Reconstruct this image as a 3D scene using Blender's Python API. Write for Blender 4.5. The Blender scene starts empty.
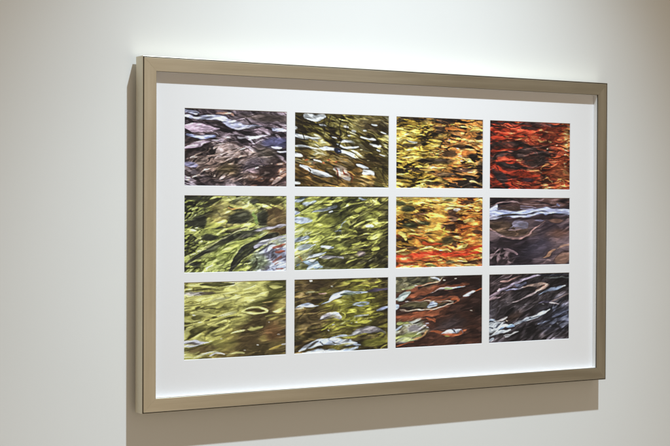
import bpy, bmesh, math
import numpy as np
from mathutils import Matrix, Vector

scene = bpy.context.scene
COL = scene.collection

# ------------------------------------------------------------------ sizes (metres)
W, H = 1.191, 0.70            # outer size of the frame
GAP = 0.0094                  # the frame hangs this far off the wall
FRONT = 0.0422                # front face, measured from the wall
MAT = 0.0272                  # front of the mat board
OPEN_Z = 0.0010               # thickness of the mat (depth of its windows)
PX, PZ = 0.0969, 0.0993       # lower left corner of the lower left print
PW, PH = 0.2340, 0.1553       # size of one print
GX, GZ = 0.0191, 0.0187       # white bands between the prints


# ------------------------------------------------------------------ helpers
def srgb(c):
    c = np.asarray(c, float) / 255.0
    return np.where(c <= 0.04045, c / 12.92, ((c + 0.055) / 1.055) ** 2.4)


def new_mat(name):
    m = bpy.data.materials.new(name)
    m.use_nodes = True
    nt = m.node_tree
    return m, nt.nodes, nt.links, nt.nodes['Principled BSDF']


def obj(name, bm, mats, parent=None, smooth=False):
    me = bpy.data.meshes.new(name)
    bmesh.ops.recalc_face_normals(bm, faces=bm.faces)
    bm.to_mesh(me)
    bm.free()
    for m in (mats if isinstance(mats, (list, tuple)) else [mats]):
        me.materials.append(m)
    if smooth:
        for p in me.polygons:
            p.use_smooth = True
    o = bpy.data.objects.new(name, me)
    COL.objects.link(o)
    if parent:
        o.parent = parent
    return o


def box(bm, x0, x1, y0, y1, z0, z1):
    v = [bm.verts.new(p) for p in ((x0, y0, z0), (x1, y0, z0), (x1, y1, z0), (x0, y1, z0),
                                   (x0, y0, z1), (x1, y0, z1), (x1, y1, z1), (x0, y1, z1))]
    for f in ((0, 1, 2, 3), (4, 7, 6, 5), (0, 4, 5, 1), (1, 5, 6, 2), (2, 6, 7, 3), (3, 7, 4, 0)):
        bm.faces.new([v[i] for i in f])


# ------------------------------------------------------------------ materials
def wall_material():
    m, N, L, b = new_mat('wall_paint')
    tc = N.new('ShaderNodeTexCoord')
    n1 = N.new('ShaderNodeTexNoise'); n1.inputs['Scale'].default_value = 2.2; n1.inputs['Detail'].default_value = 4
    r = N.new('ShaderNodeValToRGB')
    r.color_ramp.elements[0].position = 0.3; r.color_ramp.elements[0].color = (0.775, 0.78, 0.77, 1)
    r.color_ramp.elements[1].position = 0.7; r.color_ramp.elements[1].color = (0.80, 0.805, 0.795, 1)
    n2 = N.new('ShaderNodeTexNoise'); n2.inputs['Scale'].default_value = 420; n2.inputs['Detail'].default_value = 3
    bp = N.new('ShaderNodeBump'); bp.inputs['Strength'].default_value = 0.06; bp.inputs['Distance'].default_value = 0.001
    L.new(tc.outputs['Object'], n1.inputs['Vector']); L.new(tc.outputs['Object'], n2.inputs['Vector'])
    L.new(n1.outputs['Fac'], r.inputs['Fac']); L.new(r.outputs['Color'], b.inputs['Base Color'])
    L.new(n2.outputs['Fac'], bp.inputs['Height']); L.new(bp.outputs['Normal'], b.inputs['Normal'])
    b.inputs['Roughness'].default_value = 0.85
    b.inputs['Specular IOR Level'].default_value = 0.15
    return m


def metal_material(name, c0, c1, rough, metallic):
    """brushed champagne leaf: fine streaks along each rail (UV x runs along the rail)"""
    m, N, L, b = new_mat(name)
    uv = N.new('ShaderNodeUVMap'); uv.uv_map = 'UVMap'
    mp = N.new('ShaderNodeMapping'); mp.inputs['Scale'].default_value = (3.5, 2400, 1)
    n = N.new('ShaderNodeTexNoise'); n.inputs['Scale'].default_value = 1; n.inputs['Detail'].default_value = 5
    mp2 = N.new('ShaderNodeMapping'); mp2.inputs['Scale'].default_value = (4.0, 45, 1)
    n2 = N.new('ShaderNodeTexNoise'); n2.inputs['Scale'].default_value = 1; n2.inputs['Detail'].default_value = 4
    mx = N.new('ShaderNodeMath'); mx.operation = 'MULTIPLY_ADD'; mx.inputs[1].default_value = 0.5
    hf = N.new('ShaderNodeMath'); hf.operation = 'MULTIPLY'; hf.inputs[1].default_value = 0.5
    r = N.new('ShaderNodeValToRGB')
    r.color_ramp.elements[0].position = 0.34; r.color_ramp.elements[0].color = (*c0, 1)
    r.color_ramp.elements[1].position = 0.66; r.color_ramp.elements[1].color = (*c1, 1)
    bp = N.new('ShaderNodeBump'); bp.inputs['Strength'].default_value = 0.10; bp.inputs['Distance'].default_value = 0.0006
    rr = N.new('ShaderNodeMapRange')
    rr.inputs['To Min'].default_value = rough - 0.06; rr.inputs['To Max'].default_value = rough + 0.06
    L.new(uv.outputs['UV'], mp.inputs['Vector']); L.new(mp.outputs['Vector'], n.inputs['Vector'])
    L.new(uv.outputs['UV'], mp2.inputs['Vector']); L.new(mp2.outputs['Vector'], n2.inputs['Vector'])
    L.new(n2.outputs['Fac'], hf.inputs[0])
    L.new(n.outputs['Fac'], mx.inputs[0]); L.new(hf.outputs[0], mx.inputs[2])
    L.new(mx.outputs[0], r.inputs['Fac']); L.new(r.outputs['Color'], b.inputs['Base Color'])
    L.new(n.outputs['Fac'], bp.inputs['Height']); L.new(bp.outputs['Normal'], b.inputs['Normal'])
    L.new(n2.outputs['Fac'], rr.inputs['Value']); L.new(rr.outputs[0], b.inputs['Roughness'])
    b.inputs['Metallic'].default_value = metallic
    return m


def paper_material(name, col, bump=0.02):
    m, N, L, b = new_mat(name)
    tc = N.new('ShaderNodeTexCoord')
    n = N.new('ShaderNodeTexNoise'); n.inputs['Scale'].default_value = 600; n.inputs['Detail'].default_value = 3
    r = N.new('ShaderNodeValToRGB')
    r.color_ramp.elements[0].color = (col[0] * .98, col[1] * .98, col[2] * .98, 1)
    r.color_ramp.elements[1].color = (col[0] * 1.01, col[1] * 1.01, col[2] * 1.01, 1)
    bp = N.new('ShaderNodeBump'); bp.inputs['Strength'].default_value = bump; bp.inputs['Distance'].default_value = 0.0004
    L.new(tc.outputs['Object'], n.inputs['Vector']); L.new(n.outputs['Fac'], r.inputs['Fac'])
    L.new(r.outputs['Color'], b.inputs['Base Color'])
    L.new(n.outputs['Fac'], bp.inputs['Height']); L.new(bp.outputs['Normal'], b.inputs['Normal'])
    b.inputs['Roughness'].default_value = 0.8
    b.inputs['Specular IOR Level'].default_value = 0.2
    return m


def print_material():
    """ink on lustre paper: the pigment of every point, plus the grain of the print"""
    m, N, L, b = new_mat('photo_ink')
    at = N.new('ShaderNodeAttribute'); at.attribute_name = 'ink'
    tc = N.new('ShaderNodeTexCoord')
    n = N.new('ShaderNodeTexNoise'); n.inputs['Scale'].default_value = 900; n.inputs['Detail'].default_value = 2
    mr = N.new('ShaderNodeMapRange'); mr.inputs['To Min'].default_value = 0.82; mr.inputs['To Max'].default_value = 1.18
    mul = N.new('ShaderNodeVectorMath'); mul.operation = 'SCALE'
    L.new(tc.outputs['Object'], n.inputs['Vector']); L.new(n.outputs['Fac'], mr.inputs['Value'])
    L.new(at.outputs['Color'], mul.inputs[0]); L.new(mr.outputs[0], mul.inputs['Scale'])
    L.new(mul.outputs[0], b.inputs['Base Color'])
    b.inputs['Roughness'].default_value = 0.55
    b.inputs['Specular IOR Level'].default_value = 0.25
    return m


M_WALL = wall_material()
M_METAL = metal_material('champagne_leaf', (0.63, 0.575, 0.455), (0.84, 0.785, 0.655), 0.345, 1.0)
M_EDGE = metal_material('champagne_leaf_edge', (0.66, 0.60, 0.47), (0.78, 0.71, 0.57), 0.56, 0.9)
M_SEAM = metal_material('dark_bronze_seam', (0.06, 0.046, 0.030), (0.09, 0.07, 0.045), 0.5, 0.2)
M_MAT = paper_material('mat_board', (0.815, 0.805, 0.815))
M_SPACER = paper_material('white_spacer', (0.85, 0.85, 0.84))
M_BACK = paper_material('grey_backing', (0.35, 0.33, 0.30))
M_PRINT = print_material()

# ------------------------------------------------------------------ setting: the wall
bm = bmesh.new()
box(bm, -5.0, 6.0, 0.0, 0.12, -2.0, 3.6)
wall = obj('wall', bm, M_WALL)
wall['kind'] = 'structure'
wall['label'] = 'plain off-white painted gallery wall'

# ------------------------------------------------------------------ the framed picture
pic = bpy.data.objects.new('framed_picture', None)
pic.location = (0, 0, 0)
pic.empty_display_size = 0.1
COL.objects.link(pic)
pic['label'] = 'champagne metal framed picture of twelve water photographs hanging on the off-white wall'
pic['category'] = 'framed picture'

# profile of one rail: (distance in from the outer edge, distance from the wall, material of the face that starts here)
PROFILE = [(0.0000, GAP, 2), (0.0000, 0.0402, 2), (0.0004, 0.0410, 0), (0.0008, 0.0412, 1), (0.0010, 0.0396, 1),
           (0.0024, 0.0396, 1), (0.0026, 0.0415, 0), (0.0033, FRONT, 0), (0.0284, FRONT, 0), (0.0289, 0.0419, 1),
           (0.0293, 0.0412, 1), (0.0293, 0.0380, 0), (0.0220, 0.0380, 0), (0.0220, GAP, 0)]


def rail(side):
    """one mitred rail of the frame; side: bottom, right, top or left"""
    bm = bmesh.new()
    uvl = bm.loops.layers.uv.new('UVMap')
    horizontal = side in ('bottom', 'top')
    length = W if horizontal else H
    rows, uvs = [], []
    t = 0.0
    steps = 24
    for k, (o, d, mi) in enumerate(PROFILE):
        if k:
            t += math.hypot(o - PROFILE[k - 1][0], d - PROFILE[k - 1][1])
        row, uvr = [], []
        for i in range(steps + 1):
            s = o + 0.00009 + (length - 2 * o - 0.00018) * i / steps      # a hairline open mitre
            p = {'bottom': (s, -d, o), 'top': (s, -d, H - o), 'left': (o, -d, s), 'right': (W - o, -d, s)}[side]
            row.append(bm.verts.new(p))
            uvr.append((s + {'bottom': 0, 'top': 3.1, 'left': 6.3, 'right': 9.7}[side], t))
        rows.append(row); uvs.append(uvr)
    n = len(rows)
    for k in range(n):
        a, b = rows[k], rows[(k + 1) % n]
        ua, ub = uvs[k], uvs[(k + 1) % n]
        for i in range(steps):
            f = bm.faces.new((a[i], a[i + 1], b[i + 1], b[i]))
            f.material_index = PROFILE[k][2]
            for lp, uvv in zip(f.loops, (ua[i], ua[i + 1], ub[i + 1], ub[i])):
                lp[uvl].uv = uvv
    bm.faces.new([r[0] for r in rows]); bm.faces.new([r[-1] for r in rows])
    return obj('frame_rail', bm, [M_METAL, M_SEAM, M_EDGE], pic)


for s in ('bottom', 'right', 'top', 'left'):
    rail(s)

# white spacer strips between the mat and the lip of the frame
S0, S1 = 0.0236, 0.0297
for x0, x1, z0, z1 in ((S1, W - S1, S0, S1), (S1, W - S1, H - S1, H - S0), (S0, S1, S0, H - S0), (W - S1, W - S0, S0, H - S0)):
    bm = bmesh.new()
    box(bm, x0, x1, -0.0378, -MAT - 0.0002, z0, z1)
    obj('spacer', bm, M_SPACER, pic)

# mat board with twelve bevel-cut windows
xs, zs = [0.0226], [0.0226]
for c in range(4):
    xs += [PX + c * (PW + GX), PX + c * (PW + GX) + PW]
for r in range(3):
    zs += [PZ + r * (PH + GZ), PZ + r * (PH + GZ) + PH]
xs.append(W - 0.0226); zs.append(H - 0.0226)
bm = bmesh.new()
grid = [[bm.verts.new((x, -MAT, z)) for z in zs] for x in xs]
BV = 0.0007
for i in range(len(xs) - 1):
    for j in range(len(zs) - 1):
        q = (grid[i][j], grid[i + 1][j], grid[i + 1][j + 1], grid[i][j + 1])
        if i % 2 == 1 and j % 2 == 1:
            x0, x1, z0, z1 = xs[i] + BV, xs[i + 1] - BV, zs[j] + BV, zs[j + 1] - BV
            inn = [bm.verts.new((x, -MAT + OPEN_Z, z)) for x, z in ((x0, z0), (x1, z0), (x1, z1), (x0, z1))]
            for k in range(4):
                bm.faces.new((q[k], q[(k + 1) % 4], inn[(k + 1) % 4], inn[k]))
        else:
            bm.faces.new(q)
mat_board = obj('mat_board', bm, M_MAT, pic)
for p in mat_board.data.polygons:
    if abs(p.normal.y) > 0.9 and p.normal.y > 0:
        mat_board.data.flip_normals(); break

bm = bmesh.new()
box(bm, 0.0226, W - 0.0226, -MAT + OPEN_Z + 0.0011, -GAP - 0.002, 0.0226, H - 0.0226)
obj('backing_board', bm, M_BACK, pic)

# ------------------------------------------------------------------ the twelve photographs of moving water
NX, NY = 222, 148
UU, VV = np.meshgrid(np.linspace(0, 1, NX), np.linspace(0, 1, NY))      # v runs downwards


def noise(x, y, seed):
    rng = np.random.RandomState(seed)
    tab = rng.rand(256, 256)
    xi, yi = np.floor(x).astype(int), np.floor(y).astype(int)
    fx, fy = x - xi, y - yi
    fx = fx * fx * fx * (fx * (fx * 6 - 15) + 10); fy = fy * fy * fy * (fy * (fy * 6 - 15) + 10)
    a, b = tab[yi % 256, xi % 256], tab[yi % 256, (xi + 1) % 256]
    c, d = tab[(yi + 1) % 256, xi % 256], tab[(yi + 1) % 256, (xi + 1) % 256]
    return (a + (b - a) * fx) * (1 - fy) + (c + (d - c) * fx) * fy


def fbm(x, y, seed, octaves=4, gain=0.5):
    s, amp, tot = 0, 1.0, 0
    for k in range(octaves):
        s = s + amp * noise(x * 2 ** k + 17.3 * k, y * 2 ** k + 9.1 * k, seed + k)
        tot += amp; amp *= gain
    return s / tot


def sm(a, b, x):
    t = np.clip((x - a) / (b - a), 0, 1)
    return t * t * (3 - 2 * t)


def waves(xr, yr, fx, fy, s):
    """slope of many short crossing waves, along and across the ripples"""
    rng = np.random.RandomState(s % (2 ** 31))
    w1 = fbm(xr * fx * .55, yr * fy * .22, s + 1, 2, .4) - .5
    w2 = fbm(xr * fx * .5, yr * fy * .18, s + 2, 2, .4) - .5
    sx = sy = 0.0
    for k in range(9):
        th = rng.uniform(-.32, .32) * (1.3 if k % 3 == 0 else .8)
        lam = rng.uniform(.55, 1.9)
        ph = 6.283 * fy * .42 / lam * (yr * math.cos(th) + xr * math.sin(th)) + rng.uniform(0, 6.28) + (w1 if k % 2 else w2) * 9.0
        env = .35 + 1.3 * noise(xr * fx * .7 + 11 * k, yr * fy * .2 + 5 * k, s + 40 + k)
        c = np.sin(ph) + .3 * np.sin(2 * ph + 1.1)
        sy = sy + c * env * lam ** .6
        sx = sx + c * env * math.sin(th) * 3
    return sx, sy, w1, w2


class Water:
    """paints the pigment of one print, in u (rightwards) and v (downwards), both 0 to 1"""

    def __init__(self, seed, wobble=0.012, tilt=0.0, tex=1.0, rag=1.0):
        self.seed = seed
        self.k = 0
        self.tint = (1, 1, 1)
        self.tilt, self.tex, self.rag = tilt, tex, rag
        self.img = np.zeros((NY, NX, 3))
        self.wu = (fbm(UU * 9, VV * 12, seed + 50, 3) - .5) * wobble * 2
        self.wv = (fbm(UU * 9, VV * 14, seed + 60, 3) - .5) * wobble * 2

    def nxt(self):
        self.k += 7
        return self.seed * 131 + self.k

    def ripple(self, pal, fx, fy, deg=0.0, warp=0.5, mask=None, octaves=3, gain=.38, sharp=1.0):
        """noise stretched along the ripples, ranked and coloured by a palette of (rank, colour)"""
        s = self.nxt()
        a = math.radians(deg)
        x = UU * 1.5; y = VV
        xr = x * math.cos(a) - y * math.sin(a) + 3; yr = x * math.sin(a) + y * math.cos(a) + 3
        # what the water reflects (a few large soft shapes), seen through the slope of many short waves
        sx, sy, w1, w2 = waves(xr, yr, fx, fy, s)
        n = fbm(xr * fx * .75 + sx * warp * .10 + w2 * 1.2, yr * fy * .22 + sy * warp * .27 + w1 * 1.6, s + 3, octaves, gain)
        rk = np.argsort(np.argsort(n.ravel())).reshape(n.shape) / n.size
        q = [p[0] for p in pal]
        c = np.array([p[1] for p in pal], float)
        col = np.stack([np.interp(rk, q, c[:, i]) for i in range(3)], -1)
        m = 1.0 if mask is None else mask[..., None]
        self.img = self.img * (1 - m) + col * m
        return rk

    def veins(self, col, fx, fy, deg=0, width=.03, alpha=.8, mask=None, warp=.5):
        s = self.nxt()
        a = math.radians(deg)
        x = UU * 1.5; y = VV
        xr = x * math.cos(a) - y * math.sin(a) + 3; yr = x * math.sin(a) + y * math.cos(a) + 3
        w = fbm(xr * fx * .6, yr * fy * .4, s, 2, .3) - .5
        n = fbm(xr * fx, yr * fy + w * warp * 4, s + 1, 2, .3)
        m = (1 - sm(width * .2, width * 1.2, np.abs(n - .5))) * alpha * .45
        if mask is not None: m = m * mask
        self.mix(col, m)

    def mix(self, col, m):
        self.img = self.img * (1 - m[..., None]) + np.asarray(col, float) * m[..., None]

    def area(self, cu, cv, ru, rv, deg=0, soft=.5, rough=.25, f=5):
        """soft uneven patch, returned as a mask"""
        s = self.nxt()
        a = math.radians(deg)
        dx, dy = (UU - cu) * 1.5, VV - cv
        x = (dx * math.cos(a) - dy * math.sin(a)) / (ru * 1.5); y = (dx * math.sin(a) + dy * math.cos(a)) / rv
        r = np.sqrt(x * x + y * y) + (fbm(UU * f * 1.5, VV * f * 1.8, s, 4) - .5) * 2 * rough
        return 1 - sm(1 - soft, 1 + soft * .5, r)

    def patch(self, col, cu, cv, ru, rv, deg=0, soft=.5, rough=.3, alpha=1., f=5):
        self.mix(col, self.area(cu, cv, ru, rv, deg, soft, rough, f) * alpha)

    def line(self, col, pts, w, alpha=1., soft=.35, wob=1.0, taper=.8, edge=None, ew=.012):
        """tapered streak through pts; edge draws a rim of another colour round it"""
        P = np.array(pts, float)
        n = len(P)
        t = np.linspace(0, n - 1, max(24, 14 * (n - 1)))
        Q = np.pad(P, ((1, 1), (0, 0)), mode='edge')
        i = np.clip(t.astype(int), 0, n - 2); f = (t - i)[:, None]
        p0, p1, p2, p3 = Q[i], Q[i + 1], Q[i + 2], Q[i + 3]
        C = .5 * (2 * p1 + (p2 - p0) * f + (2 * p0 - 5 * p1 + 4 * p2 - p3) * f ** 2 + (3 * p1 - p0 - 3 * p2 + p3) * f ** 3)
        tt = t / (n - 1)
        prof = (1 - taper) + taper * np.sqrt(np.clip(np.sin(math.pi * np.clip(tt, .015, .985)), 0, 1))
        wid = (np.interp(tt, np.linspace(0, 1, len(w)), w) if np.ndim(w) else np.full(len(t), w)) * prof
        X = (UU + self.wu * wob) * 1.5; Y = VV + self.wv * wob
        best = np.full(X.shape, 1e9)                                    # signed distance: negative inside
        for k in range(len(C) - 1):
            ax, ay = C[k, 0] * 1.5, C[k, 1]; bx, by = C[k + 1, 0] * 1.5, C[k + 1, 1]
            ex, ey = bx - ax, by - ay
            h = np.clip(((X - ax) * ex + (Y - ay) * ey) / max(ex * ex + ey * ey, 1e-9), 0, 1)
            d = np.hypot(X - ax - h * ex, Y - ay - h * ey) - (wid[k] + (wid[k + 1] - wid[k]) * h)
            best = np.minimum(best, d)
        s = self.nxt()
        ang = math.atan2(C[-1, 1] - C[0, 1], (C[-1, 0] - C[0, 0]) * 1.5)
        if abs(ang) > math.pi / 2: ang -= math.copysign(math.pi, ang)
        ang = max(-.8, min(.8, ang))
        xr = UU * 1.5 * math.cos(ang) + VV * math.sin(ang); yr = VV * math.cos(ang) - UU * 1.5 * math.sin(ang)
        streak = fbm(xr * 5 + 5, yr * 40 + 5, s, 2, .4) - .5
        rag = fbm(xr * 9 + 9, yr * 24 + 2, s + 3, 2, .4) - .5
        best = best + rag * min(.022, .9 * float(np.max(wid)) + .002)
        b = 0.0035 + soft * .012
        if edge is not None:
            self.mix(edge, (1 - sm(-b, ew + 2 * b, best)) * alpha * np.clip(.32 + streak * 1.6, 0, .7))
        m = (1 - sm(-b, b, best)) * alpha * np.clip(.97 + streak * .9, .4, 1)
        c = np.asarray(col, float) * (1 + streak * .45)[..., None]
        self.img = self.img * (1 - m[..., None]) + c * m[..., None]
        return m

    def dots(self, col, pts, r=.01, alpha=1.):
        for u, v, *k in pts:
            rr = k[0] if k else r
            self.line(col, [(u - rr * .9, v), (u + rr * .9, v)], rr * .45, alpha, taper=.4)

    def finish(self):
        """a little local contrast, as a sharp print has"""
        im = self.img
        sd = self.seed * 977
        a = math.radians(self.tilt)
        xr = UU * 1.5 * math.cos(a) - VV * math.sin(a) + 2; yr = UU * 1.5 * math.sin(a) + VV * math.cos(a) + 2
        # the surface of the water breaks every reflection into small ragged waves
        sx, sy, _, _ = waves(xr, yr, 4.0, 15, sd)
        du = (fbm(xr * 5, yr * 24, sd, 2, .35) - .5) * .05 * self.rag + (sx * .0020 + sy * .0010) * self.rag
        dv = (fbm(xr * 7, yr * 15, sd + 5, 2, .35) - .5) * .02 * self.rag + sy * .0042 * self.rag
        X = np.clip((UU + du) * (NX - 1), 0, NX - 1.001); Y = np.clip((VV + dv) * (NY - 1), 0, NY - 1.001)
        i, j = X.astype(int), Y.astype(int); fx, fy = (X - i)[..., None], (Y - j)[..., None]
        im = (im[j, i] * (1 - fx) + im[j, i + 1] * fx) * (1 - fy) + (im[j + 1, i] * (1 - fx) + im[j + 1, i + 1] * fx) * fy
        t = fbm(xr * 6 + du * 40, yr * 28 + dv * 60, sd + 11, 3, .45) - .5
        im = im * (1 + t * .9 * self.tex)[..., None] + (t * 14 * self.tex)[..., None]
        v = np.abs(fbm(xr * 4.5 + du * 30, yr * 17 + dv * 50, sd + 17, 2, .4) - .5)
        im = im * (1 - .08 * self.tex * (1 - sm(.008, .05, v)))[..., None]
        mic = fbm(xr * 15 + du * 25, yr * 62 + dv * 70, sd + 41, 2, .5) - .5
        im = im * (1 + mic * .55 * min(1, self.tex + .15))[..., None]
        # small glints and troughs, in the colour of what they reflect
        g = fbm(xr * 5.5 + du * 25, yr * 36 + dv * 70, sd + 23, 2, .4)
        g2 = fbm(xr * 7 + du * 25, yr * 30 + dv * 70, sd + 29, 2, .4)
        im = im * (1 + self.tex * (.75 * sm(.60, .78, g) - .32 * sm(.60, .80, g2)))[..., None] + (16 * self.tex * sm(.62, .8, g))[..., None]
        bl = im.copy()
        for ax in (0, 1):
            bl = (np.roll(bl, 1, ax) + 2 * bl + np.roll(bl, -1, ax)) / 4
            bl = (np.roll(bl, 2, ax) + 2 * bl + np.roll(bl, -2, ax)) / 4
        im = im + (im - bl) * 0.6
        im = im * .96 + im.mean(-1, keepdims=True) * .04 + 5
        im = im * np.array(self.tint)
        return np.clip(im, 8, 250)


WHITE, BLUEW = (232, 235, 240), (208, 218, 238)


def print_brown_rapids():
    w = Water(11, .016, 8, .8, .6)
    w.tint = (1.02, .985, 1.05)
    w.ripple([(0, (22, 18, 20)), (.25, (48, 40, 42)), (.5, (74, 64, 66)), (.75, (106, 94, 96)), (.93, (148, 136, 138)), (1, (200, 192, 196))], 5, 34, -14, .8)
    lo = w.area(.35, .68, .55, .33, -10, .5)
    w.ripple([(0, (28, 22, 20)), (.3, (58, 47, 42)), (.55, (84, 70, 58)), (.8, (122, 102, 86)), (.93, (176, 154, 134)), (1, (230, 212, 196))], 5.5, 34, 22, 1.0, lo * .85)
    w.patch((74, 63, 36), .42, .79, .14, .10, 0, .8, .3, .75)
    w.patch((62, 56, 40), .8, .56, .13, .12, 0, .8, .3, .75)
    br = w.area(.85, .85, .25, .2, 10, .5)
    w.ripple([(0, (34, 24, 20)), (.4, (78, 56, 46)), (.7, (120, 84, 62)), (.9, (176, 132, 96)), (1, (225, 200, 180))], 6, 18, 25, .9, br * .9)
    w.patch((80, 82, 112), .89, .41, .13, .075, 5, .5, .35, .9)
    w.patch((52, 48, 58), .66, .72, .12, .1, 20, .7, .35, .6)
    w.veins((24, 18, 18), 4, 15, -12, .05, .75, w.area(.4, .2, .8, .3, 0, .4))
    w.patch((60, 52, 44), .8, .08, .3, .06, 0, .5, .3, .8)
    w.line(BLUEW, [(-.02, .02), (.06, .045), (.12, .05)], .026)
    w.line((214, 224, 242), [(-.02, .10), (.1, .105), (.24, .115), (.36, .125), (.43, .165), (.52, .195), (.62, .205), (.76, .20)], [.02, .028, .036, .03, .044, .05, .032, .008], edge=(38, 30, 32), ew=.02)
    w.line((28, 22, 26), [(.02, .06), (.1, .075), (.2, .07)], .009)
    w.line((150, 118, 96), [(.3, .05), (.4, .045), (.47, .06)], .018)
    w.line(WHITE, [(.47, .22), (.56, .225), (.68, .215)], .012)
    w.line((194, 174, 182), [(-.02, .235), (.08, .24), (.18, .25), (.34, .248)], [.03, .054, .048, .01], edge=(34, 26, 28), ew=.022)
    w.line((40, 32, 30), [(.14, .18), (.25, .16), (.36, .2), (.44, .27)], .018, .8)
    w.line((158, 172, 206), [(.02, .345), (.12, .365), (.2, .36), (.29, .345)], .024, edge=(36, 30, 34))
    w.line((224, 228, 240), [(.08, .352), (.18, .357), (.26, .345)], .010)
    w.line((196, 178, 186), [(-.02, .52), (.08, .475), (.16, .45), (.25, .43)], [.03, .036, .026, .008], edge=(40, 30, 30), ew=.018)
    w.line((204, 190, 194), [(.25, .41), (.31, .4), (.37, .405)], .018)
    w.line((240, 238, 240), [(.57, .355), (.66, .345), (.74, .33), (.81, .315)], [.008, .016, .014, .005])
    w.line((232, 228, 226), [(.5, .37), (.55, .375), (.6, .37)], .010)
    w.line(BLUEW, [(.85, .235), (.93, .24), (1.02, .26)], .016)
    w.line(WHITE, [(.86, .475), (.9, .48), (.95, .475)], .010)
    w.line((224, 226, 236), [(.91, .525), (.96, .53), (1.02, .53)], .013)
    w.line((250, 240, 226), [(.57, .5), (.61, .475), (.64, .46)], .013)
    w.patch((146, 146, 172), .055, .725, .07, .045, -5, .4, .3)
    w.line((236, 216, 186), [(.08, .9), (.11, .865), (.15, .86)], .016, .8)
    w.dots((242, 222, 194), [(.03, .93, .014), (.27, .86, .012), (.2, .78, .010), (.73, .74, .014), (.7, .76, .011), (.86, .69, .010), (.93, .83, .012), (.76, .9, .011), (.42, .55, .011), (.5, .58, .010)])
    for u, v, l in ((.1, .6, .09), (.2, .64, .1), (.14, .7, .1), (.3, .58, .1), (.4, .62, .12), (.5, .56, .1), (.35, .68, .1), (.56, .6, .09), (.2, .8, .09), (.66, .55, .07), (.62, .88, .08), (.78, .82, .08), (.92, .9, .08)):
        w.line((206, 184, 160), [(u - l * .5, v + .028), (u, v), (u + l * .5, v - .012)], .007, .85)
    return w


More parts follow.
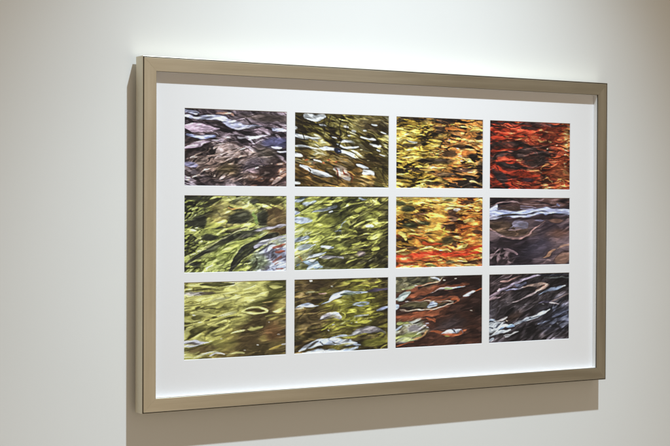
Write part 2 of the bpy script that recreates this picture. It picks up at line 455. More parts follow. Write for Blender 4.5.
def print_branches():
    w = Water(22, .014, -12, .7, .5)
    w.tint = (1.0, 1.01, 1.04)
    w.ripple([(0, (26, 19, 10)), (.25, (54, 44, 20)), (.5, (88, 76, 32)), (.75, (128, 114, 54)), (.93, (168, 156, 96)), (1, (220, 214, 180))], 5, 24, -14, .9)
    w.ripple([(0, (34, 22, 10)), (.4, (84, 58, 24)), (.7, (128, 86, 38)), (.92, (166, 116, 56)), (1, (220, 170, 110))], 5, 22, -12, .9, w.area(.42, .8, .6, .3, 0, .6) * .75)
    w.patch((64, 50, 30), .85, .13, .25, .13, 0, .6, .3, .75)
    w.patch((46, 36, 16), .78, .47, .25, .05, -14, .6, .3, .85)
    w.patch((40, 31, 16), .84, .62, .2, .05, -8, .6, .3, .75)
    w.patch((112, 98, 42), .9, .5, .12, .05, -12, .6, .3, .5)
    w.veins((24, 18, 10), 4, 14, -12, .045, .75)
    P = [([(.1, .03), (.2, .05), (.31, .03)], .035), ([(-.02, .2), (.04, .21)], .016), ([(-.02, .3), (.06, .31), (.13, .33), (.24, .37)], [.03, .036, .024, .008]),
         ([(.15, .33), (.22, .34), (.28, .345)], .012), ([(.01, .44), (.12, .465), (.25, .48)], .012), ([(.26, .465), (.34, .475), (.43, .49)], .026),
         ([(.47, .5), (.55, .53), (.61, .56), (.665, .585)], [.034, .034, .028, .01]), ([(.44, .42), (.56, .44), (.68, .43)], .013), ([(.46, .37), (.52, .37), (.62, .375)], .016),
         ([(.7, .295), (.78, .32), (.86, .345)], .014), ([(-.02, .57), (.03, .575), (.08, .58)], .016), ([(.2, .625), (.24, .63), (.28, .645)], .016),
         ([(.06, .715), (.12, .74), (.2, .79), (.3, .835), (.39, .86)], [.026, .03, .034, .034, .014]), ([(.65, .7), (.71, .715), (.78, .735)], .026), ([(.72, .78), (.78, .79), (.85, .815)], .026),
         ([(-.02, .94), (.06, .95)], .02), ([(.9, .54), (.95, .555)], .015), ([(.92, .23), (.97, .245)], .012), ([(.82, .12), (.87, .14)], .012), ([(.25, .145), (.3, .15), (.34, .16)], .012),
         ([(.52, .165), (.57, .175)], .013), ([(.78, .39), (.84, .41), (.9, .42)], .010), ([(.38, .3), (.43, .32)], .012), ([(.86, .46), (.9, .47)], .009), ([(.6, .22), (.64, .225)], .011),
         ([(.72, .195), (.76, .205)], .009), ([(.54, .29), (.58, .3)], .010)]
    for pts, r in P:
        w.line((234, 236, 236), pts, r, edge=(62, 48, 26), ew=.012)
    w.patch((206, 176, 146), .5, .81, .1, .075, -25, .3, .5)
    w.line((246, 238, 232), [(.4, .74), (.45, .76), (.47, .83)], .020)
    w.line((246, 236, 230), [(.5, .86), (.55, .87), (.58, .89)], .016)
    w.line((132, 54, 34), [(.41, .73), (.44, .78), (.45, .84)], .008)
    w.line((120, 50, 32), [(.5, .75), (.515, .81), (.56, .84)], .008)
    w.line((146, 84, 56), [(.46, .86), (.5, .88)], .008)
    w.line((62, 26, 16), [(.44, .8), (.45, .9), (.44, .96)], .010, .8)
    w.line((122, 56, 32), [(.55, .8), (.6, .84), (.6, .92)], .008)
    w.dots((150, 66, 40), [(.13, .63, .014), (.3, .66, .012), (.44, .66, .014), (.2, .67, .010), (.36, .62, .010)])
    D = (34, 26, 16)
    w.line(D, [(.085, .02), (.08, .2), (.095, .38)], .012, .85)
    w.line(D, [(.36, .03), (.37, .2), (.36, .33)], .009, .8)
    w.line(D, [(.48, .02), (.47, .25), (.465, .45), (.455, .55)], .013, .9)
    w.line(D, [(.3, .04), (.31, .2), (.3, .28)], .007, .7)
    w.line(D, [(.47, .36), (.54, .24), (.56, .1)], .007, .7)
    w.line(D, [(.14, .75), (.155, .78), (.15, .82)], .011, .9)
    w.line(D, [(.95, .65), (.94, .8), (.97, .95)], .012, .6)
    w.patch((30, 32, 46), .452, .505, .042, .045, 0, .3, .35)
    w.dots((130, 140, 170), [(.46, .5, .012)])
    w.dots((220, 200, 140), [(.15, .12, .010), (.43, .17, .009), (.56, .23, .011), (.66, .5, .009), (.7, .48, .010), (.1, .62, .009), (.78, .62, .010), (.86, .72, .009)])
    return w


def golden(seed, pal_l, pal_r, fy=26):
    w = Water(seed, .012, 0, .85, .6)
    fy = fy * 1.55
    w.ripple(pal_l, 4.2, fy, 0, .8, None, 3, .42)
    m = sm(.3, .62, UU + (fbm(UU * 5, VV * 8, seed + 5) - .5) * .5)
    w.ripple(pal_r, 4.0, fy, 0, .8, m, 3, .42)
    w.veins((26, 18, 10), 3, 20, -3, .05, .8)
    w.veins((30, 20, 12), 3, 24, 4, .04, .6)
    return w


def print_golden_ripples():
    w = golden(33, [(0, (22, 17, 8)), (.26, (44, 34, 15)), (.40, (138, 106, 38)), (.6, (196, 156, 56)), (.86, (222, 188, 80)), (1, (240, 216, 120))],
               [(0, (22, 16, 12)), (.34, (42, 30, 22)), (.46, (120, 72, 34)), (.62, (198, 126, 54)), (.85, (226, 142, 66)), (1, (244, 196, 120))])
    D = (38, 28, 24)
    for a in ((.5, .17, .07, .07), (.46, .61, .24, .045), (.62, .5, .1, .06), (.55, .8, .12, .05), (.72, .4, .1, .04), (.85, .5, .09, .04), (.24, .74, .12, .03), (.42, .93, .12, .03), (.15, .4, .14, .02), (.9, .9, .12, .04), (.95, .25, .05, .06), (.2, .03, .2, .018), (.55, .04, .1, .03), (.97, .7, .05, .08)):
        w.patch(D, *a, 0, .4, .3, .75)
    w.patch((104, 84, 74), .5, .6, .1, .018, 0, .6, .5, .7)
    O, Y = (226, 126, 54), (226, 188, 84)
    for pts, c, r in (([(.55, .13), (.68, .15), (.8, .17)], O, .022), ([(.6, .2), (.7, .215), (.78, .2)], (236, 160, 90), .018), ([(.68, .48), (.8, .485), (.92, .47)], O, .022), ([(.58, .67), (.68, .68), (.78, .665)], O, .014),
                      ([(.54, .86), (.66, .865), (.79, .87)], O, .024), ([(.68, .77), (.82, .79), (.95, .8)], (224, 150, 76), .014), ([(.72, .34), (.8, .29), (.85, .24)], (226, 128, 62), .014), ([(.8, .64), (.86, .61), (.9, .66)], Y, .02),
                      ([(.04, .25), (.1, .22)], Y, .03), ([(.15, .62), (.19, .57), (.25, .55)], Y, .022), ([(.02, .6), (.1, .57), (.18, .56)], Y, .016), ([(.0, .78), (.1, .83), (.2, .85)], Y, .018), ([(.38, .52), (.43, .53)], (240, 176, 90), .016),
                      ([(.86, .17), (.93, .14), (1, .16)], (224, 196, 96), .03), ([(.92, .32), (1, .31)], Y, .02), ([(.0, .95), (.08, .96), (.15, .95)], Y, .016), ([(.84, .9), (.92, .91), (1, .92)], (236, 196, 116), .016), ([(.28, .74), (.38, .75), (.5, .74)], (200, 156, 74), .014), ([(.55, .34), (.6, .36), (.66, .36)], (230, 150, 80), .012)):
        w.line(c, pts, r, .95, edge=(40, 28, 16), ew=.012)
    w.line((246, 242, 226), [(.135, .345), (.18, .355), (.225, .358)], .018)
    w.dots((176, 160, 184), [(.74, .53, .018), (.75, .6, .014), (.6, .3, .010), (.7, .43, .012)])
    w.patch((120, 84, 70), .78, .73, .12, .03, 0, .5, .4, .8)
    w.veins((30, 20, 12), 3.5, 26, 3, .03, .5)
    return w


def print_red_water():
    w = Water(44, .016, 4, .9, .6)
    w.tint = (.86, .9, .95)
    w.ripple([(0, (30, 17, 15)), (.25, (74, 26, 19)), (.5, (134, 38, 22)), (.8, (178, 50, 27)), (.95, (206, 76, 40)), (1, (238, 140, 80))], 4.6, 26, -6, 1.0)
    m = sm(.45, .8, UU + (fbm(UU * 5, VV * 7, 91) - .5) * .4)
    w.ripple([(0, (44, 24, 18)), (.3, (104, 38, 24)), (.55, (158, 56, 30)), (.8, (188, 78, 40)), (.95, (214, 128, 62)), (1, (246, 206, 130))], 5.6, 30, 0, 1.0, m)
    w.ripple([(0, (70, 36, 24)), (.4, (126, 62, 36)), (.7, (162, 86, 48)), (1, (206, 140, 84))], 5, 15, 10, 1.0, w.area(.9, .75, .14, .13, 0, .5) * .6)
    Dm = np.maximum.reduce([w.area(.48, .47, .3, .15, 0, .35, .35), w.area(.22, .34, .25, .05, 4, .4, .4), w.area(.2, .5, .22, .06, 10, .4, .4), w.area(.3, .66, .24, .055, -4, .4, .4), w.area(.55, .6, .18, .1, 0, .4, .4)])
    w.ripple([(0, (30, 22, 20)), (.5, (48, 36, 32)), (.82, (66, 46, 40)), (1, (124, 58, 44))], 5, 20, 5, .8, Dm * .95)
    R, O = (198, 54, 28), (232, 138, 74)
    for pts, c, r in (([(.02, .44), (.1, .42), (.25, .405), (.4, .38)], R, .017), ([(.07, .59), (.16, .56), (.3, .53)], (200, 66, 38), .026), ([(.33, .57), (.37, .555), (.41, .55)], (248, 160, 96), .020), ([(.22, .605), (.27, .605), (.31, .6)], R, .011),
                      ([(.1, .68), (.2, .75), (.36, .76)], R, .028), ([(.18, .76), (.3, .74), (.36, .72)], (196, 60, 36), .02), ([(.08, .8), (.18, .88), (.33, .98)], R, .03), ([(.02, .12), (.12, .17), (.24, .15)], (218, 58, 30), .04), ([(.02, .26), (.1, .25), (.22, .27)], R, .03),
                      ([(.25, .13), (.4, .15), (.55, .15)], (206, 66, 36), .024), ([(.66, .14), (.74, .15), (.84, .18)], (222, 104, 56), .014), ([(.32, .27), (.4, .25), (.46, .21)], (200, 110, 60), .010), ([(.56, .38), (.63, .4), (.7, .42)], (190, 80, 50), .016),
                      ([(.45, .69), (.55, .7), (.64, .73)], (214, 128, 72), .016), ([(.65, .69), (.68, .65), (.74, .63)], O, .012), ([(.76, .62), (.82, .58), (.88, .57)], (214, 84, 50), .02), ([(.46, .82), (.55, .8), (.62, .79)], R, .014), ([(.4, .92), (.55, .96), (.68, .93)], (184, 70, 40), .018),
                      ([(.6, .26), (.64, .29), (.69, .28)], (238, 170, 96), .014), ([(.72, .28), (.76, .29)], (244, 186, 110), .014), ([(.68, .14), (.72, .15)], (246, 196, 140), .010), ([(.85, .24), (.92, .26)], (226, 110, 60), .012)):
        w.line(c, pts, r, .9, edge=(60, 28, 22), ew=.012, wob=1.4)
    w.line((120, 60, 54), [(.46, .48), (.52, .43), (.58, .45), (.6, .5)], .007, .7)
    w.dots((246, 214, 150), [(.75, .51, .011), (.94, .62, .016), (.93, .65, .012), (.65, .74, .012), (.72, .4, .009), (.94, .47, .010), (.62, .23, .009), (.84, .34, .009), (.7, .8, .009), (.77, .87, .010), (.88, .87, .009)])
    w.line((214, 150, 78), [(.82, .88), (.86, .84), (.91, .86), (.93, .92), (.88, .95)], .006)
    w.line((210, 140, 70), [(.66, .86), (.72, .82), (.76, .86), (.8, .92)], .006)
    w.line((44, 34, 34), [(.02, .02), (.3, .04), (.6, .03), (1, .05)], .016, .85)
    w.patch((50, 34, 32), .46, .09, .08, .025, 0, .4, .4, .9)
    w.patch((46, 36, 36), .14, .82, .1, .07, -25, .4, .4, .9)
    w.line((46, 36, 34), [(.03, .7), (.1, .83), (.18, .96)], .024, .85)
    w.patch((52, 38, 46), .47, .87, .09, .04, 0, .5, .4, .85)
    w.veins((50, 26, 20), 5, 15, 4, .03, .55)
    return w


def print_green_wake():
    w = Water(55, .016, 18, .6, .45)
    w.tint = (.98, 1.02, 1.06)
    w.ripple([(0, (28, 26, 18)), (.2, (62, 60, 36)), (.36, (130, 128, 62)), (.62, (184, 182, 92)), (.88, (212, 206, 124)), (1, (240, 234, 178))], 5, 25, 16, 1.1, None, 3, .42)
    w.ripple([(0, (40, 34, 24)), (.4, (140, 116, 60)), (.75, (196, 172, 92)), (1, (228, 200, 130))], 5, 16, 4, 1., w.area(.42, .25, .28, .22, 0, .6) * .7)
    w.veins((44, 42, 26), 6, 12, 22, .05, .75)
    D = (46, 44, 34)
    w.patch((92, 68, 42), .9, .3, .16, .25, 0, .5, .3, .9)
    w.patch((68, 62, 32), .8, .06, .2, .08, 0, .4, .3, .9)
    for a in ((.15, .34, .08, .09), (.55, .28, .12, .09), (.09, .03, .09, .05), (.25, .55, .1, .05), (.76, .3, .06, .12), (.33, .87, .05, .04), (.06, .36, .04, .03), (.5, .35, .12, .03), (.33, .42, .06, .02), (.68, .08, .06, .05), (.12, .9, .06, .03)):
        w.patch(D, *a, 0, .4, .45, .9)
    w.line(D, [(.02, .35), (.15, .2), (.3, .08)], .012, .7)
    w.line((150, 168, 84), [(.66, .22), (.69, .3), (.69, .38)], .024, .9)
    w.line((222, 206, 112), [(.44, .11), (.55, .15), (.7, .17)], .02)
    w.line((216, 208, 108), [(.7, .12), (.78, .14), (.84, .16)], .024)
    w.line((196, 176, 90), [(.84, .12), (.9, .15), (.97, .16)], .018)
    w.line((206, 150, 80), [(.42, .14), (.46, .17), (.54, .16)], .014)
    w.line((196, 188, 92), [(.2, .42), (.3, .38), (.4, .34)], .04, .9)
    w.line((202, 196, 104), [(0, .48), (.08, .47), (.15, .54)], .04, .9)
    w.line((204, 200, 98), [(.4, .45), (.55, .4), (.68, .39)], .02)
    # first wake
    w.line((50, 48, 36), [(-.02, .96), (.06, .84), (.16, .75), (.3, .68), (.42, .58), (.55, .53), (.7, .47), (.8, .42)], [.018, .03, .032, .04, .062, .06, .05, .018], edge=(222, 212, 140), ew=.014, wob=.5, soft=.2)
    w.line((214, 200, 140), [(.15, .7), (.3, .62), (.42, .53), (.56, .45), (.72, .4)], .008, wob=.5)
    w.line((184, 170, 174), [(.66, .475), (.78, .44), (.88, .41), (1.02, .385)], [.008, .020, .024, .028], wob=.5, edge=(70, 58, 48))
    w.line((70, 62, 54), [(.44, .6), (.56, .54), (.68, .51)], .014, .8)
    w.line((82, 56, 34), [(.8, .51), (.9, .49), (1.02, .47)], .03, .8)
    # ground between the wakes
    w.ripple([(0, (50, 50, 26)), (.3, (116, 116, 50)), (.6, (176, 178, 84)), (1, (222, 218, 130))], 6, 20, 28, 1.1, w.area(.38, .8, .25, .16, 25, .4) * .85)
    w.line((212, 208, 104), [(.4, .72), (.52, .64), (.64, .58), (.74, .54)], .026, wob=.8)
    # second wake
    w.line((42, 40, 32), [(.42, 1.05), (.49, .88), (.58, .74), (.7, .64), (.82, .55), (.92, .5)], [.04, .06, .066, .058, .04, .012], wob=.5, edge=(222, 212, 136), ew=.014, soft=.2)
    rm = w.area(.9, .85, .24, .25, 20, .3, .3)
    w.ripple([(0, (60, 54, 56)), (.25, (120, 110, 120)), (.55, (172, 166, 184)), (.85, (206, 204, 220)), (1, (240, 240, 246))], 9, 14, 20, 1.2, rm)
    w.ripple([(0, (66, 70, 40)), (.5, (120, 122, 90)), (1, (196, 200, 150))], 9, 14, 30, 1.1, w.area(.72, .88, .11, .14, 20, .4, .4) * .9)
    w.line((190, 178, 188), [(.68, .67), (.78, .61), (.88, .57), (1.02, .53)], [.016, .026, .022, .020], wob=.6, edge=(56, 48, 44))
    R = (146, 70, 50)
    for pts, r in (([(.86, .7), (.92, .68), (.99, .66)], .018), ([(.9, .75), (.97, .74)], .012), ([(.86, .88), (.92, .83), (.96, .8)], .015), ([(.88, .92), (.92, .9)], .012), ([(.9, .98), (.97, .97)], .010)):
        w.line(R, pts, r, .92, wob=1.6)
    w.line((44, 40, 36), [(.7, .74), (.8, .67), (.86, .64)], .014, .8)
    w.veins((70, 60, 66), 9, 12, 25, .04, .6, rm)
    w.line((44, 42, 30), [(.62, 1), (.7, .9), (.68, .8)], .018, .7)
    w.dots((220, 226, 180), [(.65, .86, .014), (.7, .82, .012), (.73, .9, .012), (.7, .72, .014)])
    return w


def print_olive_ripples():
    w = Water(66, .014, 18, .8, .6)
    w.tint = (.98, 1.02, 1.08)
    w.ripple([(0, (46, 44, 26)), (.2, (92, 88, 42)), (.42, (144, 140, 62)), (.72, (172, 168, 78)), (.92, (200, 194, 104)), (1, (230, 226, 166))], 4.6, 25, 22, .9)
    m = sm(.4, .75, UU + (VV - .5) * .25 + (fbm(UU * 5, VV * 7, 77) - .5) * .3)
    w.ripple([(0, (34, 29, 16)), (.35, (66, 58, 28)), (.65, (100, 90, 42)), (.88, (146, 136, 56)), (1, (204, 196, 96))], 5.5, 25, 16, .9, m)
    w.ripple([(0, (40, 34, 22)), (.4, (86, 78, 44)), (.7, (132, 122, 84)), (1, (186, 178, 150))], 4, 15, 10, .9, w.area(.35, .88, .6, .14, 0, .5) * .7)
    w.veins((48, 44, 22), 4.5, 15, 22, .045, .7)
    w.patch((156, 150, 62), .28, .38, .22, .1, 18, .6, .3, .7)
    G, L = (176, 178, 188), (206, 210, 214)
    for pts, r, c in (([(-.02, .08), (.05, .06), (.1, .02)], .03, L), ([(.08, .11), (.14, .09), (.22, .06)], .02, G), ([(.17, .23), (.25, .2), (.34, .17), (.44, .13)], .018, G), ([(.36, .23), (.4, .21)], .014, WHITE), ([(-.02, .22), (.05, .215)], .026, G), ([(-.02, .335), (.08, .32), (.18, .31)], [.03, .03, .012], G),
                      ([(-.02, .6), (.07, .58), (.16, .55)], .03, (180, 184, 186)), ([(.02, .71), (.1, .69), (.22, .65)], .024, L), ([(.12, .84), (.2, .8), (.33, .765)], [.016, .026, .014], WHITE), ([(.28, .68), (.34, .69), (.41, .71)], .020, WHITE), ([(.08, .88), (.2, .92), (.29, .96)], [.02, .05, .03], (180, 194, 204)),
                      ([(.13, .98), (.2, .93), (.24, .9)], .03, (196, 208, 216)), ([(.02, .95), (.06, .93)], .02, (90, 100, 110)), ([(.27, .84), (.38, .83), (.5, .84)], .020, (146, 136, 132)), ([(.45, .47), (.52, .37), (.54, .34)], .007, L), ([(.42, .48), (.5, .475)], .012, L), ([(.02, .03), (.15, .0)], .012, (40, 46, 50)), ([(.68, .02), (.76, .03)], .008, L)):
        w.line(c, pts, r, .95, edge=(58, 56, 34), ew=.012)
    w.line((70, 70, 72), [(.2, .21), (.3, .18), (.4, .15)], .007, .8)
    w.line((64, 52, 58), [(-.02, .18), (.03, .17)], .01, .8)
    Y = (214, 204, 92)
    for pts, r in (([(.64, .19), (.7, .165), (.76, .15)], .022), ([(.75, .33), (.82, .31), (.88, .28)], .020), ([(.58, .3), (.62, .275), (.67, .25)], .018), ([(.5, .48), (.56, .45), (.64, .48)], .022), ([(.63, .41), (.68, .385), (.74, .36)], .020), ([(.39, .56), (.46, .565), (.55, .555), (.66, .53)], [.02, .024, .016, .006]), ([(.78, .58), (.83, .55), (.87, .53)], .022),
                   ([(.61, .66), (.66, .655), (.7, .63)], .020), ([(.82, .74), (.87, .72), (.9, .71)], .018), ([(.48, .79), (.56, .77), (.66, .77)], .024), ([(.73, .51), (.8, .51), (.95, .47)], .010), ([(.54, .92), (.6, .88), (.72, .85)], .012), ([(.3, .1), (.4, .08), (.5, .05)], .014), ([(.55, .13), (.66, .08), (.74, .07)], .010), ([(.82, .06), (.9, .07)], .010), ([(.9, .36), (1, .34)], .008), ([(.8, .64), (.88, .6), (.97, .55)], .007), ([(.3, .13), (.38, .12)], .009), ([(.2, .63), (.28, .6)], .018), ([(.02, .42), (.1, .4), (.18, .38)], .02)):
        w.line(Y, pts, r, .9, edge=(70, 62, 28), ew=.010)
    w.line((250, 250, 244), [(.75, .415), (.785, .412), (.82, .41)], .016)
    w.patch((104, 86, 84), .7, .79, .05, .04, 0, .4, .4, .8)
    w.patch((60, 52, 26), .94, .6, .06, .2, 0, .6, .4, .6)
    w.line((180, 120, 60), [(.03, .8), (.07, .84), (.09, .88)], .010, .8)
    w.dots((200, 70, 50), [(.985, .88, .008)])
    return w


def print_gold_and_red():
    w = golden(77, [(0, (36, 26, 14)), (.16, (92, 58, 24)), (.32, (184, 126, 46)), (.68, (222, 168, 64)), (.92, (236, 196, 88)), (1, (248, 224, 136))],
               [(0, (44, 24, 14)), (.2, (124, 60, 26)), (.4, (200, 118, 46)), (.74, (224, 150, 60)), (.93, (238, 190, 92)), (1, (250, 224, 146))], 24)
    w.mix((238, 176, 72), w.area(.48, .38, .10, .38, 0, .6, .35) * .65)
    w.mix((206, 92, 40), w.area(.26, .58, .10, .26, 0, .8, .4) * .36)
    w.mix((206, 92, 40), w.area(.88, .5, .10, .3, 0, .8, .4) * .36)
    w.veins((150, 84, 36), 3, 26, 0, .04, .55)
    w.mix((70, 44, 26), w.area(.63, .42, .045, .36, 0, .7, .4) * .55)
    w.mix((66, 62, 34), w.area(.14, .28, .07, .26, 0, .7, .4) * .5)
    w.mix((196, 84, 40), w.area(.5, .78, .5, .10, 0, .8, .4) * .35)
    Dg, Db = (50, 52, 32), (62, 40, 28)
    for a, c in (((.16, .4, .12, .05), Dg), ((.14, .17, .1, .04), Dg), ((.3, .36, .08, .03), Dg), ((.38, .53, .06, .035), (92, 72, 36)), ((.05, .1, .07, .03), Dg), ((.62, .42, .1, .035), Db), ((.6, .63, .08, .06), (72, 62, 34)), ((.66, .28, .06, .05), Db), ((.64, .21, .06, .04), (70, 46, 32)), ((.2, .72, .08, .04), Db), ((.68, .68, .04, .06), Db), ((.05, .72, .07, .025), Db), ((.03, .54, .05, .03), (120, 56, 24)), ((.85, .07, .14, .02), Db), ((.6, .05, .06, .03), (90, 84, 40)), ((.26, .24, .08, .02), Db), ((.95, .5, .06, .03), Db), ((.1, .6, .1, .015), Db)):
        w.patch(c, *a, 0, .4, .5, .9)
    for pts, c, r in (([(.74, .43), (.85, .425), (.96, .42)], (206, 96, 40), .014), ([(.3, .65), (.42, .66), (.52, .67)], (190, 70, 34), .016), ([(.14, .55), (.26, .57), (.36, .6)], (198, 96, 44), .010), ([(.75, .6), (.86, .58), (.98, .59)], (188, 92, 40), .014), ([(.8, .68), (.9, .66), (1, .65)], (206, 110, 50), .012),
                      ([(.02, .5), (.08, .53), (.12, .6)], (236, 214, 108), .03), ([(.27, .74), (.36, .71), (.43, .72)], (238, 212, 110), .02), ([(.7, .73), (.78, .7), (.83, .68)], (238, 212, 110), .022), ([(.78, .36), (.83, .33), (.9, .34)], (232, 204, 110), .026), ([(.56, .48), (.62, .48)], (226, 196, 84), .02), ([(.02, .77), (.08, .76), (.12, .73)], (240, 214, 120), .014), ([(.5, .55), (.54, .5), (.55, .42)], (206, 190, 70), .02)):
        w.line(c, pts, r, .9, edge=(84, 48, 22), ew=.008)
    w.line((244, 232, 226), [(.65, .18), (.69, .185), (.73, .17)], .020)
    w.patch((120, 88, 70), .67, .33, .04, .03, 0, .5, .4, .8)
    # the red band, then what lies under it
    w.ripple([(0, (54, 30, 18)), (.3, (130, 62, 28)), (.55, (204, 104, 46)), (.8, (228, 150, 68)), (1, (244, 210, 130))], 5, 22, 0, 1., sm(.8, .86, VV - (UU - .5) * .08) * .9)
    R = (218, 62, 34)
    w.line(R, [(-.02, .855), (.12, .835), (.3, .82), (.45, .79), (.56, .79)], [.028, .026, .03, .028, .02], wob=1.6)
    w.line(R, [(.45, .84), (.6, .82), (.75, .8), (.86, .75), (1.02, .71)], [.022, .036, .036, .034, .03], wob=1.6)
    w.line((226, 84, 44), [(.0, .91), (.2, .88), (.4, .86)], .018, .9, wob=1.5)
    w.line((196, 50, 28), [(.7, .84), (.85, .82), (1, .79)], .018, wob=1.5)
    w.line((200, 70, 36), [(.0, .97), (.15, .95), (.3, .97)], .014, .8)
    w.line((240, 216, 120), [(.5, .76), (.58, .75), (.64, .77)], .011, edge=(70, 36, 20))
    w.line((230, 150, 70), [(.2, .8), (.27, .77), (.36, .78)], .010)
    w.veins((86, 30, 18), 3.5, 20, 5, .04, .6, sm(.72, .8, VV))
    for a, c in (((.62, .93, .08, .04), (60, 56, 34)), ((.4, .93, .1, .02), (96, 44, 24)), ((.88, .94, .12, .03), (72, 40, 26)), ((.15, .92, .12, .02), (110, 48, 28)), ((.4, .98, .06, .02), (100, 100, 56))):
        w.patch(c, *a, 0, .4, .5, .9)
    w.line((236, 196, 108), [(.7, .92), (.76, .91), (.82, .93)], .016)
    w.line((232, 190, 100), [(.48, .91), (.52, .9)], .016)
    w.line((206, 96, 44), [(.8, .88), (.9, .87), (1, .89)], .014)
    return w


def print_slate_stream():
    w = Water(88, .010, 6, .3, .5)
    w.tint = (1.0, .97, 1.06)
    w.ripple([(0, (30, 25, 27)), (.3, (50, 41, 43)), (.6, (70, 58, 58)), (.9, (96, 80, 77)), (1, (128, 108, 102))], 2.0, 9, 14, .7, None, 3, .35)
    w.patch((112, 78, 58), .86, .54, .17, .09, 8, .8, .3, .75)
    w.patch((64, 60, 68), .6, .75, .25, .17, 15, .8, .3, .7)
    w.patch((92, 78, 80), .55, .6, .1, .06, 15, .8, .3, .7)
    tm = sm(.17, .12, VV + (fbm(UU * 6, VV * 8, 5) - .5) * .05)
    w.ripple([(0, (22, 16, 18)), (.4, (52, 39, 36)), (.75, (88, 64, 54)), (.95, (124, 96, 86)), (1, (190, 170, 166))], 3.5, 20, 0, .8, tm)
    w.line((176, 148, 136), [(.02, .12), (.14, .085), (.3, .07), (.45, .09), (.6, .1), (.8, .07)], .007, .9)
    w.line((150, 140, 150), [(.38, .12), (.48, .13), (.58, .15)], .010, .8)
    w.line((24, 20, 24), [(.5, .05), (.7, .08), (.86, .12)], .010, .8)
    w.line((140, 150, 180), [(.84, .09), (.88, .12)], .014, .9)
    # bright band
    B = (206, 220, 240)
    w.line(B, [(-.03, .22), (.1, .215), (.3, .235), (.5, .225), (.7, .19), (.85, .205), (1.03, .22)], [.05, .055, .06, .055, .045, .045, .045], taper=0, edge=(110, 108, 124), ew=.012)
    w.line((236, 242, 248), [(-.03, .3), (.06, .29), (.14, .275)], .024)
    w.line((226, 236, 248), [(.02, .17), (.06, .15), (.1, .12)], .024)
    w.line((156, 186, 226), [(.1, .21), (.3, .225), (.5, .21)], .008, .8)
    w.line((150, 180, 220), [(.6, .245), (.75, .235), (.9, .215)], .008, .7)
    w.line((64, 50, 42), [(.11, .175), (.22, .155), (.36, .165), (.47, .17)], [.014, .036, .034, .01])
    w.line((150, 146, 160), [(.38, .15), (.42, .17), (.5, .18)], .014, .7)
    w.line((96, 76, 62), [(.2, .14), (.3, .15)], .010, .8)
    w.line((44, 38, 32), [(.09, .275), (.2, .26), (.32, .255), (.45, .255)], [.008, .020, .018, .006], edge=(110, 120, 130))
    w.line((70, 64, 52), [(.16, .268), (.28, .262)], .008, .8)
    w.line((36, 32, 34), [(.44, .25), (.54, .23), (.63, .21), (.73, .205)], [.006, .016, .014, .005])
    w.line((34, 32, 36), [(.72, .255), (.84, .24), (1.03, .255)], .013)
    w.line((40, 32, 32), [(-.02, .325), (.2, .325), (.4, .315), (.6, .31), (.8, .305), (1.02, .3)], .016, .9)
    w.patch((130, 96, 74), .82, .34, .09, .03, 0, .5, .4, .8)
    w.patch((118, 116, 132), .62, .335, .06, .018, 6, .4, .3, .8)
    # brown pool on the left
    w.ripple([(0, (40, 32, 22)), (.5, (72, 56, 40)), (.9, (98, 78, 54)), (1, (140, 110, 80))], 6, 16, 0, .8, w.area(.22, .46, .34, .12, -6, .4, .2) * .9)
    w.line((126, 122, 130), [(.26, .45), (.31, .385), (.38, .37), (.46, .4), (.42, .43), (.33, .45)], .03, edge=(30, 24, 24), ew=.014)
    w.line((128, 126, 136), [(.3, .42), (.36, .4), (.44, .41)], .034)
    w.line((192, 164, 154), [(.24, .475), (.32, .475), (.4, .455)], .010)
    w.line((90, 94, 100), [(.32, .38), (.38, .41)], .008, .7)
    w.line((176, 140, 124), [(-.02, .44), (.06, .5), (.14, .565), (.26, .59), (.38, .6), (.46, .56), (.53, .48), (.6, .41), (.69, .36)], [.012, .018, .012, .010, .016, .014, .011, .011, .007], edge=(54, 40, 36))
    w.line((122, 104, 100), [(-.02, .5), (.06, .535), (.14, .56)], .026, .9)
    w.line((110, 92, 88), [(-.02, .62), (.05, .63), (.12, .61)], .024, .8)
    w.patch((46, 38, 38), .2, .68, .16, .045, -8, .6, .3, .85)
    w.patch((42, 36, 34), .12, .87, .14, .1, 0, .5, .3, .9)
    st = w.area(.15, .86, .17, .12, -14, .3, .3)
    w.ripple([(0, (30, 26, 26)), (.35, (52, 43, 42)), (.55, (104, 86, 82)), (.8, (160, 136, 130)), (1, (200, 176, 168))], 16, 9, -38, .9, st, 2, .3)
    w.line((150, 124, 120), [(.18, .75), (.27, .78), (.34, .83)], .022, .8)
    w.line((134, 112, 106), [(-.02, .86), (.08, .84), (.2, .8)], .012, .7)
    w.line((178, 136, 98), [(.66, .9), (.72, .84), (.77, .79), (.82, .765)], [.012, .02, .018, .006], edge=(40, 28, 24))
    w.patch((132, 102, 80), .93, .9, .12, .09, 10, .3, .25)
    w.line((60, 44, 38), [(.8, .95), (.84, .86), (.92, .81), (1.02, .79)], .010, .9)
    w.line((170, 136, 108), [(.84, .76), (.92, .72), (1.02, .69)], .012)
    w.line((160, 136, 122), [(.68, .97), (.72, .93), (.76, .94)], .014, .8)
    w.patch((116, 100, 98), .6, .93, .1, .04, 10, .6, .4, .7)
    return w


